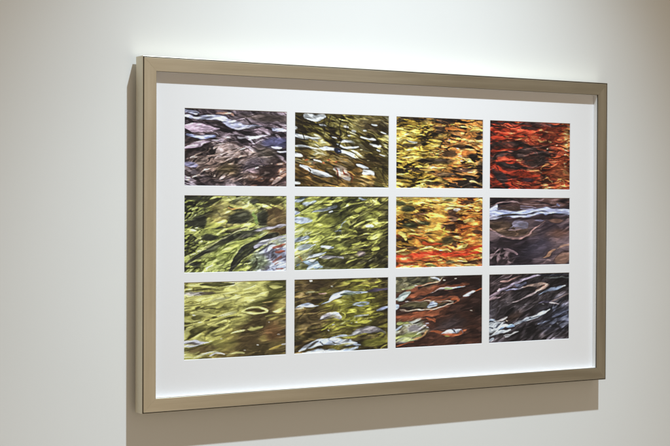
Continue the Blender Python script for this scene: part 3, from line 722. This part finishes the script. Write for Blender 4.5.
def print_yellow_ring():
    w = Water(99, .012, 10, .4, .6)
    w.tint = (.99, 1.01, 1.06)
    w.ripple([(0, (62, 56, 28)), (.16, (118, 110, 54)), (.32, (178, 168, 86)), (.72, (202, 193, 102)), (.94, (220, 211, 126)), (1, (236, 230, 168))], 2.8, 16, 12, 1.0)
    w.veins((72, 66, 30), 3, 14, 12, .042, .85)
    w.veins((90, 84, 40), 3.5, 20, 8, .03, .6)
    m = sm(.44, .66, UU * .8 + VV * .5 - .18 + (fbm(UU * 4, VV * 8, 19) - .5) * .22) * sm(.12, .3, VV)
    w.ripple([(0, (60, 48, 26)), (.35, (92, 76, 42)), (.7, (124, 104, 54)), (.93, (150, 132, 66)), (1, (192, 172, 92))], 3, 10, 10, .9, m)
    w.patch((108, 72, 42), .88, .68, .13, .13, 0, .7, .3, .75)
    w.patch((80, 62, 36), .62, .8, .14, .09, 0, .7, .3, .7)
    w.patch((142, 130, 62), .42, .78, .12, .14, 10, .7, .3, .7)
    w.patch((64, 60, 26), .93, .1, .14, .14, 10, .5, .3, .9)
    w.patch((72, 68, 30), .8, .27, .2, .07, 12, .6, .3, .85)
    w.line((52, 48, 22), [(.16, .02), (.3, .03), (.48, .035)], .022, .85)
    w.line((60, 54, 26), [(.02, .12), (.2, .09), (.34, .1)], .012, .8)
    w.line((150, 140, 140), [(.0, .15), (.1, .15), (.2, .14)], .022, .8)
    w.line((78, 66, 50), [(.16, .15), (.24, .15), (.3, .14)], .020, .85)
    Y = (222, 212, 120)
    for pts, r in (([(.3, .12), (.5, .1), (.68, .08), (.8, .07)], .026), ([(.5, .28), (.66, .22), (.82, .16)], .034), ([(.84, .095), (.9, .09), (.95, .085)], .014), ([(.0, .22), (.15, .21), (.35, .17)], .03), ([(.22, .3), (.4, .26), (.55, .2)], .02), ([(.24, .56), (.32, .54), (.4, .52)], .026), ([(.45, .68), (.52, .66), (.58, .64)], .020), ([(.62, .63), (.7, .62), (.76, .6)], .018), ([(.0, .56), (.1, .55), (.2, .54)], .03), ([(.25, .66), (.36, .62), (.44, .56)], .016), ([(.05, .42), (.2, .42), (.3, .43)], .014)):
        w.line(Y, pts, r, .85, edge=(92, 84, 40), ew=.008)
    w.line((62, 56, 24), [(-.02, .76), (.1, .68), (.2, .62), (.3, .585), (.42, .53)], .010, .9)
    w.line((70, 62, 28), [(.06, .66), (.22, .64), (.3, .6)], .007, .7)
    for u, v in ((.13, .33), (.18, .34), (.2, .36), (.24, .35), (.27, .35), (.06, .57), (.3, .46), (.22, .5)):
        w.line((56, 50, 24), [(u - .025, v + .006), (u + .025, v - .006)], .010, .9)
    w.line((88, 80, 36), [(.28, .36), (.4, .34), (.5, .33)], .018, .7)
    # the ring
    w.line((226, 220, 130), [(.56, .405), (.62, .375), (.72, .365), (.8, .385), (.81, .41), (.74, .425), (.64, .43), (.57, .415), (.56, .405)], .012, taper=0, wob=.4)
    w.line((70, 56, 28), [(.6, .4), (.68, .395), (.78, .395)], .013, wob=.4)
    w.line((220, 212, 124), [(.52, .46), (.56, .45), (.62, .45)], .012, .8)
    w.line((226, 220, 126), [(.86, .42), (.92, .4), (1.02, .37)], [.008, .018, .02], wob=.4)
    w.line((200, 190, 96), [(.8, .49), (.88, .465), (1.02, .435)], .009, .9)
    w.line((196, 160, 96), [(.76, .3), (.81, .295), (.86, .285)], .008, .9)
    w.line((194, 190, 192), [(-.03, .79), (.06, .775), (.16, .775), (.24, .79)], [.03, .034, .032, .01], edge=(90, 82, 52))
    w.line((84, 72, 62), [(.02, .8), (.08, .79), (.15, .785)], .013)
    w.line((210, 206, 208), [(-.02, .82), (.06, .82), (.14, .81)], .010)
    w.patch((104, 82, 50), .15, .88, .16, .04, 5, .6, .4, .8)
    w.line((212, 204, 150), [(.1, .99), (.18, .94), (.27, .91), (.36, .93)], .012)
    w.line((196, 190, 180), [(.24, .97), (.31, .93), (.38, .95)], .012)
    w.line((216, 208, 130), [(.4, .97), (.5, .93), (.58, .95)], .012, .8)
    w.line((206, 196, 110), [(-.02, .95), (.08, .93), (.16, .9)], .014, .8)
    w.line((190, 160, 74), [(.84, .92), (.9, .9), (.97, .87)], .016, .9)
    w.line((210, 205, 200), [(.96, .86), (1, .85)], .014)
    w.dots((250, 246, 236), [(.935, .725, .012), (.71, .855, .010), (.585, .905, .009), (.36, .74, .010), (.09, .43, .010), (.5, .18, .009), (.83, .56, .007)])
    return w


def print_olive_and_white():
    w = Water(110, .012, 9, .5, .6)
    w.tint = (.99, 1.01, 1.06)
    w.ripple([(0, (40, 33, 18)), (.3, (74, 62, 30)), (.55, (104, 92, 40)), (.8, (136, 126, 50)), (.95, (170, 162, 72)), (1, (220, 214, 150))], 4.5, 20, 10, 1.)
    w.ripple([(0, (40, 31, 20)), (.4, (66, 50, 30)), (.75, (96, 74, 42)), (.95, (128, 102, 56)), (1, (170, 140, 90))], 3, 13, 8, .9, sm(.45, .15, UU + (fbm(UU * 4, VV * 6, 7) - .5) * .3) * .8)
    w.ripple([(0, (58, 54, 22)), (.35, (112, 106, 36)), (.7, (166, 160, 54)), (.94, (196, 188, 76)), (1, (236, 228, 150))], 5.5, 21, 6, 1., w.area(.68, .38, .24, .32, 0, .6) * .75)
    w.veins((44, 36, 18), 4, 13, 10, .045, .7)
    w.patch((58, 44, 28), .22, .08, .25, .1, 0, .7, .3, .8)
    w.patch((62, 48, 28), .15, .57, .2, .08, 0, .7, .3, .6)
    w.patch((56, 46, 22), .3, .76, .3, .06, 5, .7, .3, .7)
    w.patch((52, 44, 22), .88, .32, .12, .04, 0, .7, .3, .6)
    B = (208, 218, 238)
    w.line((82, 70, 84), [(.72, .205), (.86, .18), (1.03, .15)], [.02, .028, .022], .95)
    w.line(B, [(.28, .345), (.35, .31), (.41, .25), (.5, .21), (.62, .19), (.77, .2)], [.010, .022, .038, .034, .028, .012], edge=(60, 52, 30), wob=.7)
    w.line((74, 84, 60), [(.48, .23), (.53, .205), (.6, .2), (.68, .19), (.7, .21), (.62, .225), (.54, .235), (.48, .23)], .008, taper=.2)
    w.line((40, 42, 32), [(.47, .225), (.53, .22), (.6, .215)], .010)
    w.line((150, 160, 130), [(.55, .215), (.62, .205)], .008)
    w.line(B, [(.0, .385), (.08, .355), (.16, .35), (.26, .36)], [.01, .022, .024, .008], edge=(70, 58, 34))
    w.line((176, 160, 140), [(.0, .4), (.1, .39)], .010, .8)
    w.line((186, 196, 214), [(.61, .365), (.66, .345), (.74, .34), (.79, .35), (.76, .375), (.68, .385), (.62, .37)], .010, taper=.2, edge=(66, 60, 30))
    w.line((110, 116, 90), [(.66, .365), (.75, .358)], .012)
    w.line((168, 160, 166), [(.24, .545), (.3, .52), (.38, .5), (.48, .53)], [.01, .024, .024, .012], .9, edge=(58, 48, 30))
    w.line((84, 74, 56), [(.27, .535), (.33, .52), (.38, .52)], .008)
    w.line(WHITE, [(.38, .475), (.44, .485), (.49, .525)], [.008, .026, .014])
    w.line((196, 196, 184), [(.63, .54), (.7, .525), (.78, .5)], .016, edge=(70, 64, 34))
    w.line((162, 166, 190), [(.88, .46), (.94, .44), (1.03, .415)], [.012, .022, .022], edge=(60, 56, 40))
    w.line((176, 136, 120), [(.25, .2), (.29, .2), (.33, .195)], .014, .9)
    w.line((196, 190, 140), [(.12, .19), (.16, .18), (.22, .17)], .008, .8)
    Y = (206, 198, 78)
    for pts, r in (([(.56, .05), (.66, .035), (.76, .03)], .014), ([(.62, .11), (.72, .1), (.8, .12)], .012), ([(.55, .46), (.6, .44), (.66, .45)], .014), ([(.5, .55), (.53, .5), (.5, .46)], .012), ([(.64, .61), (.72, .61), (.82, .6)], .012), ([(.72, .29), (.8, .27), (.86, .28)], .012), ([(.56, .64), (.62, .66), (.7, .65)], .012), ([(.4, .7), (.5, .66), (.6, .68)], .010), ([(.85, .06), (.93, .04)], .010), ([(.82, .13), (.9, .12)], .010), ([(.28, .7), (.36, .64), (.42, .6)], .009)):
        w.line(Y, pts, r, .85, edge=(80, 72, 30), ew=.008)
    # pale stone and the white sheet at the foot
    w.line((118, 110, 106), [(.58, .78), (.68, .735), (.8, .715), (.9, .735), (.97, .78)], [.014, .034, .042, .038, .016], edge=(62, 56, 32))
    w.veins((84, 74, 74), 7, 14, 10, .05, .8, w.area(.8, .74, .18, .06, 0, .4))
    w.line((196, 192, 186), [(.56, .79), (.64, .75), (.7, .735)], .009)
    w.line((206, 214, 230), [(.06, .97), (.16, .91), (.26, .86), (.38, .86), (.5, .88), (.62, .9), (.7, .93)], [.02, .04, .045, .04, .04, .038, .02], edge=(52, 46, 30), wob=1.4)
    w.line((214, 220, 232), [(.38, .83), (.46, .8), (.55, .79)], .022, edge=(70, 60, 40))
    w.line((214, 222, 236), [(.1, 1.), (.3, .97), (.5, .98), (.68, .97)], .02)
    for pts, r in (([(.14, .95), (.2, .88), (.26, .85)], .010), ([(.28, .86), (.33, .9), (.42, .9)], .009), ([(.4, .86), (.47, .89), (.55, .87), (.6, .85)], .011), ([(.3, .96), (.36, .94)], .009), ([(.48, .96), (.56, .93), (.62, .94)], .012), ([(.22, .93), (.26, .95)], .010), ([(.62, .86), (.7, .9), (.72, .97)], .008)):
        w.line((56, 48, 38), pts, r, .9, wob=1.5)
    w.line((110, 100, 46), [(.48, .93), (.56, .9), (.62, .91)], .014, .9)
    w.patch((120, 116, 44), .84, .9, .14, .06, 5, .5, .3, .7)
    w.dots((248, 244, 226), [(.39, .1, .012), (.41, .625, .012), (.66, .61, .010), (.81, .6, .011), (.54, .78, .012), (.6, .62, .008), (.17, .02, .016), (.88, .02, .008), (.36, .7, .007)])
    return w


def print_rust_reflections():
    w = Water(121, .012, 12, .4, .6)
    w.tint = (.97, 1.0, 1.06)
    w.ripple([(0, (36, 22, 18)), (.4, (52, 31, 24)), (.75, (66, 38, 28)), (.95, (84, 48, 34)), (1, (112, 64, 44))], 3, 9, 14, .8, None, 3, .4)
    w.patch((52, 44, 44), .62, .7, .2, .12, 10, .8, .3, .7)
    w.ripple([(0, (38, 24, 18)), (.45, (72, 40, 28)), (.75, (122, 66, 42)), (1, (168, 94, 60))], 3.5, 16, 14, 1., w.area(.25, .4, .45, .3, 12, .6, .3) * .8)
    O = (150, 80, 50)
    tl = w.area(.15, .05, .38, .16, 5, .3, .3)
    w.ripple([(0, (36, 32, 24)), (.3, (84, 78, 54)), (.55, (118, 106, 72)), (.8, (160, 150, 120)), (1, (228, 224, 214))], 5.5, 20, 12, 1.1, tl)
    w.line(O, [(.12, .3), (.22, .25), (.36, .22), (.5, .18), (.66, .15), (.84, .12)], [.02, .03, .03, .026, .026, .018], .95)
    w.line((140, 72, 46), [(.16, .2), (.3, .14), (.48, .08)], .016, .9)
    w.line((226, 196, 150), [(.3, .13), (.4, .11), (.5, .06), (.52, .02)], .007)
    w.line((44, 32, 26), [(.25, .165), (.36, .14), (.46, .1)], .016)
    w.line((228, 220, 210), [(.4, .225), (.5, .205), (.6, .185), (.7, .165), (.8, .15)], [.006, .014, .016, .014, .008], edge=(130, 66, 40))
    w.line((196, 206, 110), [(.56, .195), (.6, .185), (.64, .18)], .011)
    w.line((150, 170, 190), [(.7, .168), (.75, .16)], .011)
    w.line((40, 26, 22), [(.22, .32), (.36, .27), (.52, .25), (.64, .24)], [.01, .03, .03, .01])
    w.line(O, [(.4, .36), (.55, .33), (.66, .3), (.74, .36), (.66, .4)], .017, .8)
    w.line((190, 96, 54), [(.62, .34), (.7, .33), (.73, .37)], .018)
    # narrow loop outlined in cream
    w.line((82, 72, 46), [(.06, .42), (.2, .41), (.4, .415), (.58, .4)], [.03, .05, .045, .02])
    C = (238, 210, 176)
    w.line(C, [(.14, .34), (.24, .36), (.4, .36), (.55, .36), (.66, .36)], .0055, taper=.2)
    w.line(C, [(.66, .385), (.58, .42), (.48, .465), (.34, .475), (.2, .475), (.05, .475)], .006, taper=.2)
    w.line((120, 98, 70), [(.08, .38), (.2, .37), (.32, .38)], .012, .9)
    w.line((36, 30, 24), [(.04, .45), (.2, .445), (.34, .45)], .012)
    w.line((170, 178, 196), [(.36, .44), (.42, .4), (.47, .38)], [.02, .04, .02], edge=(60, 48, 38))
    w.line((240, 242, 246), [(.37, .445), (.43, .425), (.47, .41)], .014)
    w.line((52, 60, 80), [(.38, .415), (.44, .405)], .010)
    w.line((30, 26, 24), [(.48, .44), (.54, .42), (.6, .4)], .016)
    # pale lens on the left edge
    w.line((214, 222, 204), [(.0, .33), (.06, .29), (.12, .25), (.16, .22)], [.022, .04, .038, .014], edge=(96, 92, 60))
    w.line((140, 150, 146), [(.02, .3), (.1, .25)], .012, .8)
    w.line((170, 166, 104), [(.06, .17), (.12, .165), (.2, .16)], .020)
    w.line((190, 200, 214), [(-.02, .42), (.03, .42)], .036, edge=(70, 60, 50))
    w.line((222, 206, 190), [(.1, .34), (.14, .33)], .008)
    w.line((236, 236, 238), [(.4, .015), (.46, .03), (.5, .06)], .014)
    # right lens
    w.line((220, 226, 236), [(.78, .3), (.83, .28), (.88, .25), (.93, .235)], [.010, .021, .021, .008], edge=(176, 92, 54), ew=.016)
    w.line((60, 48, 44), [(.84, .285), (.88, .26)], .006, .8)
    w.line((172, 90, 54), [(.92, .235), (.97, .205), (1.03, .195)], .010)
    # rust field
    w.line((154, 82, 50), [(.0, .56), (.14, .55), (.3, .53), (.5, .52)], [.03, .04, .04, .02], .95)
    w.patch((150, 76, 46), .16, .6, .2, .06, 4, .5, .3, .9)
    w.line((60, 34, 24), [(.0, .54), (.1, .52), (.2, .51)], .014, .8)
    w.line((176, 92, 56), [(.36, .6), (.42, .62), (.45, .65)], .026)
    w.line((56, 34, 26), [(.3, .58), (.38, .58), (.46, .57)], .010)
    ll = w.area(.14, .76, .24, .16, 5, .3, .3)
    w.ripple([(0, (40, 32, 24)), (.3, (84, 72, 50)), (.55, (122, 110, 86)), (.8, (152, 144, 104)), (1, (212, 210, 194))], 5.5, 20, 12, 1., ll)
    w.line((158, 156, 86), [(.02, .66), (.08, .645), (.16, .65)], .022)
    w.line((156, 156, 84), [(-.02, .86), (.08, .84), (.2, .83), (.3, .84)], .030)
    w.line((198, 196, 130), [(.0, .9), (.12, .88), (.22, .88)], .014)
    w.patch((142, 130, 128), .22, .73, .09, .045, 0, .4, .3, .9)
    w.line((216, 222, 228), [(-.02, .75), (.03, .73), (.07, .7)], .022)
    w.line((66, 58, 46), [(.25, .78), (.32, .76), (.36, .72)], .016)
    w.dots((206, 208, 220), [(.36, .68, .02), (.33, .71, .016), (.37, .73, .012), (.26, .82, .012)])
    w.line((204, 150, 90), [(.2, .88), (.3, .86), (.36, .78)], .008)
    w.line((176, 92, 50), [(.02, .97), (.12, .93), (.2, .91)], .012, .9)
    # lower lens
    w.line((172, 88, 50), [(.4, .8), (.5, .81), (.66, .85), (.82, .8)], [.016, .02, .03, .012], .95)
    w.line((226, 230, 238), [(.51, .825), (.58, .8), (.68, .795), (.77, .79)], [.010, .023, .022, .012], edge=(120, 62, 38))
    w.line((64, 58, 60), [(.64, .78), (.68, .81)], .007)
    w.line((178, 170, 84), [(.56, .86), (.61, .87)], .011)
    w.line((96, 84, 90), [(.76, .78), (.77, .83)], .010)
    w.dots((242, 226, 200), [(.87, .515, .012), (.68, .055, .014), (.56, .065, .014)])
    w.patch((80, 48, 34), .87, .515, .05, .025, 0, .8, .2, .5)
    w.dots((250, 236, 210), [(.87, .515, .010)])
    return w


def print_dark_blue_flow():
    w = Water(132, .012, 24, .6, .5)
    w.ripple([(0, (26, 23, 25)), (.4, (44, 38, 40)), (.75, (58, 51, 54)), (.94, (78, 70, 76)), (1, (120, 112, 124))], 4, 12, 24, .9)
    w.ripple([(0, (30, 30, 36)), (.5, (50, 50, 62)), (.85, (76, 80, 102)), (1, (130, 136, 160))], 4, 14, 26, 1., w.area(.85, .65, .25, .25, 0, .6) * .85)
    w.ripple([(0, (40, 30, 32)), (.5, (78, 62, 64)), (.85, (118, 98, 104)), (1, (176, 156, 166))], 4, 15, 26, 1., w.area(.14, .12, .28, .24, 20, .5) * .8)
    w.patch((60, 42, 34), .3, .62, .12, .06, 15, .7, .3, .7)
    w.veins((24, 20, 24), 4, 12, 24, .045, .7)
    w.line((86, 90, 90), [(.68, .065), (.85, .075), (1.02, .07)], .012, .9)
    w.line((30, 32, 40), [(.6, .02), (.8, .03), (1.02, .03)], .014, .9)
    w.line((152, 118, 114), [(.14, .105), (.22, .085), (.32, .06), (.4, .03)], .014, edge=(44, 34, 36))
    w.line((178, 162, 186), [(.1, .24), (.2, .2), (.32, .14), (.44, .08), (.54, .04), (.64, .03)], [.01, .018, .014, .018, .016, .006], edge=(40, 34, 40))
    w.line((90, 92, 116), [(.3, .16), (.38, .17), (.46, .13)], .02, .8)
    w.line((176, 150, 166), [(.0, .33), (.06, .3), (.13, .25)], [.014, .026, .018])
    w.line((160, 132, 140), [(-.02, .38), (.04, .35), (.13, .33)], .016, .9)
    w.line((216, 180, 190), [(.1, .25), (.12, .22), (.14, .21)], .012)
    w.line((130, 124, 160), [(.2, .24), (.28, .225), (.36, .21)], .010)
    # loop
    w.line((30, 25, 25), [(.34, .27), (.46, .23), (.58, .22)], .026, .9)
    w.line((184, 164, 168), [(.22, .43), (.32, .395), (.44, .345), (.54, .29), (.6, .235)], [.006, .008, .009, .011, .018])
    w.line((196, 164, 150), [(.34, .215), (.44, .195), (.54, .17), (.64, .155), (.74, .165)], [.006, .010, .018, .018, .012])
    w.line((190, 158, 146), [(.58, .25), (.64, .22), (.7, .19), (.74, .175)], [.02, .026, .022, .012])
    w.line((70, 54, 48), [(.58, .19), (.62, .2), (.66, .19)], .010)
    w.line((90, 60, 50), [(.65, .185), (.68, .18)], .010)
    w.line((150, 150, 180), [(.18, .235), (.3, .22), (.42, .2)], .007, .9)
    w.line((152, 168, 200), [(.6, .315), (.7, .28), (.8, .24), (.88, .215), (.96, .195)], [.008, .018, .024, .022, .008], edge=(34, 32, 40))
    w.line((212, 220, 232), [(.84, .23), (.9, .21), (.95, .2)], .009)
    w.line((150, 128, 126), [(.74, .43), (.84, .385), (.92, .345), (1.02, .31)], .009, .95)
    w.line((196, 180, 186), [(.74, .435), (.8, .445), (.88, .465)], .011)
    w.line((112, 104, 134), [(.62, .45), (.7, .43), (.78, .41)], .012, .8)
    # long white lens
    w.line((210, 220, 236), [(.28, .75), (.36, .715), (.46, .68), (.58, .63), (.68, .58), (.755, .54)], [.01, .022, .03, .03, .03, .012], edge=(32, 30, 38))
    w.line((70, 76, 94), [(.38, .715), (.48, .68), (.58, .645), (.66, .61)], .007)
    w.dots((40, 42, 52), [(.42, .71, .014), (.5, .665, .012)])
    w.line((140, 166, 204), [(.2, .77), (.26, .75), (.32, .765)], [.016, .028, .016])
    # white mass at the left
    w.patch((222, 228, 238), .05, .75, .13, .10, 10, .25, .45)
    w.line((226, 232, 242), [(.02, .82), (.12, .78), (.22, .745)], .03)
    w.line((214, 222, 236), [(.0, .9), (.08, .87), (.16, .835), (.26, .82)], .022, edge=(40, 38, 46))
    w.line((206, 216, 234), [(.0, .97), (.06, .94)], .014)
    w.line((210, 202, 204), [(.1, .69), (.16, .66), (.22, .62)], .014, edge=(46, 38, 40))
    w.line((206, 186, 160), [(.18, .63), (.2, .67), (.22, .69)], .009)
    w.line((150, 166, 196), [(.02, .67), (.08, .65)], .012)
    for pts, r in (([(.0, .71), (.04, .68), (.08, .7)], .012), ([(.06, .78), (.1, .74), (.14, .71)], .012), ([(.0, .8), (.05, .79)], .010), ([(.13, .82), (.16, .79)], .010)):
        w.line((46, 50, 66), pts, r, .9, wob=1.5)
    w.line((150, 176, 212), [(.12, .8), (.18, .78)], .016, .9)
    w.line((222, 222, 226), [(.18, .915), (.24, .9), (.3, .875), (.37, .86)], .009, wob=1.6)
    w.line((190, 190, 198), [(.2, .93), (.26, .91)], .007)
    w.line((120, 128, 152), [(.6, .76), (.68, .74), (.76, .72)], .010, .8)
    w.line((120, 126, 156), [(.8, .67), (.88, .62), (1, .57)], .012, .7)
    w.line((104, 112, 142), [(.86, .7), (.94, .67), (1.02, .66)], .014, .7)
    w.dots((150, 150, 150), [(.76, .8, .014), (.86, .76, .012), (.84, .94, .010), (.45, .46, .012), (.66, .47, .010)])
    return w


PRINTS = [[(print_brown_rapids, 'brown rapids with pale blue and pink patches, upper left photograph'),
           (print_branches, 'olive water with white glints and dark branch reflections'),
           (print_golden_ripples, 'yellow and black rippled water with orange streaks'),
           (print_red_water, 'deep red water with a dark centre')],
          [(print_green_wake, 'yellow-green water crossed by two dark curving wakes'),
           (print_olive_ripples, 'olive ripples with pale grey glints down the left'),
           (print_gold_and_red, 'golden ripples over a red band'),
           (print_slate_stream, 'slate brown stream under a pale blue band')],
          [(print_yellow_ring, 'yellow-olive water with a bright ring-shaped ripple'),
           (print_olive_and_white, 'olive water with a white streak and white sheet at its foot'),
           (print_rust_reflections, 'dark brown water with rust orange loops'),
           (print_dark_blue_flow, 'near-black water with long blue-white glints')]]

INK_GAIN = 0.95


def make_print(fn, label, col, row):
    w = fn()
    rgb = srgb(w.finish()) * INK_GAIN
    x0 = PX + col * (PW + GX) + BV * .4; x1 = x0 + PW - BV * .8
    z1 = PZ + (2 - row) * (PH + GZ) + PH - BV * .4; z0 = z1 - PH + BV * .8
    y = -MAT + OPEN_Z + 0.0002
    co = np.empty((NY, NX, 3), np.float32)
    co[..., 0] = x0 + (x1 - x0) * UU; co[..., 1] = y; co[..., 2] = z1 + (z0 - z1) * VV
    idx = np.arange(NX * NY).reshape(NY, NX)
    quads = np.stack([idx[:-1, :-1], idx[1:, :-1], idx[1:, 1:], idx[:-1, 1:]], -1).reshape(-1, 4)
    n = len(quads)
    me = bpy.data.meshes.new('photograph')
    me.vertices.add(NX * NY); me.vertices.foreach_set('co', co.ravel())
    me.loops.add(n * 4); me.loops.foreach_set('vertex_index', quads.ravel().astype(np.int32))
    me.polygons.add(n); me.polygons.foreach_set('loop_start', np.arange(0, n * 4, 4, dtype=np.int32))
    me.update(calc_edges=True)
    at = me.color_attributes.new('ink', 'FLOAT_COLOR', 'POINT')
    at.data.foreach_set('color', np.concatenate([rgb.reshape(-1, 3), np.ones((NX * NY, 1))], 1).astype(np.float32).ravel())
    me.materials.append(M_PRINT)
    o = bpy.data.objects.new('photograph', me)
    COL.objects.link(o)
    o.parent = pic
    o['label'] = label
    return o


for r in range(3):
    for c in range(4):
        make_print(*PRINTS[r][c], c, r)

# ------------------------------------------------------------------ light: one ceiling spot, warm room light
SPOT = (0.632, -1.678, 3.128)
ld = bpy.data.lights.new('gallery_spot', 'SPOT')
ld.energy = 605
ld.color = (0.825, 0.96, 1.06)
ld.shadow_soft_size = 0.035
ld.spot_size = math.radians(45.0)
ld.spot_blend = 1.0
lo = bpy.data.objects.new('gallery_spot', ld)
COL.objects.link(lo)
lo.location = SPOT
lo.rotation_euler = (Vector((0.515, 0, -0.60)) - Vector(SPOT)).to_track_quat('-Z', 'Y').to_euler()

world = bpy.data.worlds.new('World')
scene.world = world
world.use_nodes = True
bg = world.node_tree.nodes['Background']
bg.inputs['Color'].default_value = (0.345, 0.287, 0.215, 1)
# uneven background: bright band added for the left rail's reflection, dimmed far right
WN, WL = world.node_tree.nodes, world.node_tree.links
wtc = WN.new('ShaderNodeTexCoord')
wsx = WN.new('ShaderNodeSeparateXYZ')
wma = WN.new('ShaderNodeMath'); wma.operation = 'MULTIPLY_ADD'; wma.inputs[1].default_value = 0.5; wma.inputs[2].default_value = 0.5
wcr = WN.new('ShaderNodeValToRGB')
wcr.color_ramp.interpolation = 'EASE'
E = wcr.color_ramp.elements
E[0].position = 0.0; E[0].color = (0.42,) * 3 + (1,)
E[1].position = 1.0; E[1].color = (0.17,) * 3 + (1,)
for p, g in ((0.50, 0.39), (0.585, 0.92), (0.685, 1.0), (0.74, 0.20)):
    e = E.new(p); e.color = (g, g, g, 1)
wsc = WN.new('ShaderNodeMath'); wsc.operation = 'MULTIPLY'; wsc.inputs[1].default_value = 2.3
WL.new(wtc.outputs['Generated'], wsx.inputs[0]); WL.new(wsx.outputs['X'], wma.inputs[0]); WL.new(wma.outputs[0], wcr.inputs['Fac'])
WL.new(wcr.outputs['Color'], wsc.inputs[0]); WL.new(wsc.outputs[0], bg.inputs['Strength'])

# ------------------------------------------------------------------ camera
cd = bpy.data.cameras.new('camera')
cd.sensor_width = 36.0
cd.lens = 1505.19 / 670 * 36.0
cd.clip_end = 100
cam = bpy.data.objects.new('camera', cd)
COL.objects.link(cam)
yaw, pitch, roll = 0.54748, -0.01253, 0.00392
fw = Vector((math.sin(yaw) * math.cos(pitch), math.cos(yaw) * math.cos(pitch), math.sin(pitch)))
rt = Vector((math.cos(yaw), -math.sin(yaw), 0)); up = rt.cross(fw)
r2 = rt * math.cos(roll) + up * math.sin(roll); u2 = up * math.cos(roll) - rt * math.sin(roll)
Mx = Matrix((r2, u2, -fw)).transposed().to_4x4()
Mx.translation = Vector((-1.20664, -2.74157, 0.41193))
cam.matrix_world = Mx
scene.camera = cam

scene.view_settings.view_transform = 'Standard'
scene.view_settings.look = 'None'
scene.view_settings.exposure = 0
scene.view_settings.gamma = 1
scene.render.engine = 'CYCLES'
scene.cycles.use_denoising = True
scene.cycles.caustics_reflective = True
scene.cycles.blur_glossy = 0.0
scene.cycles.max_bounces = 8
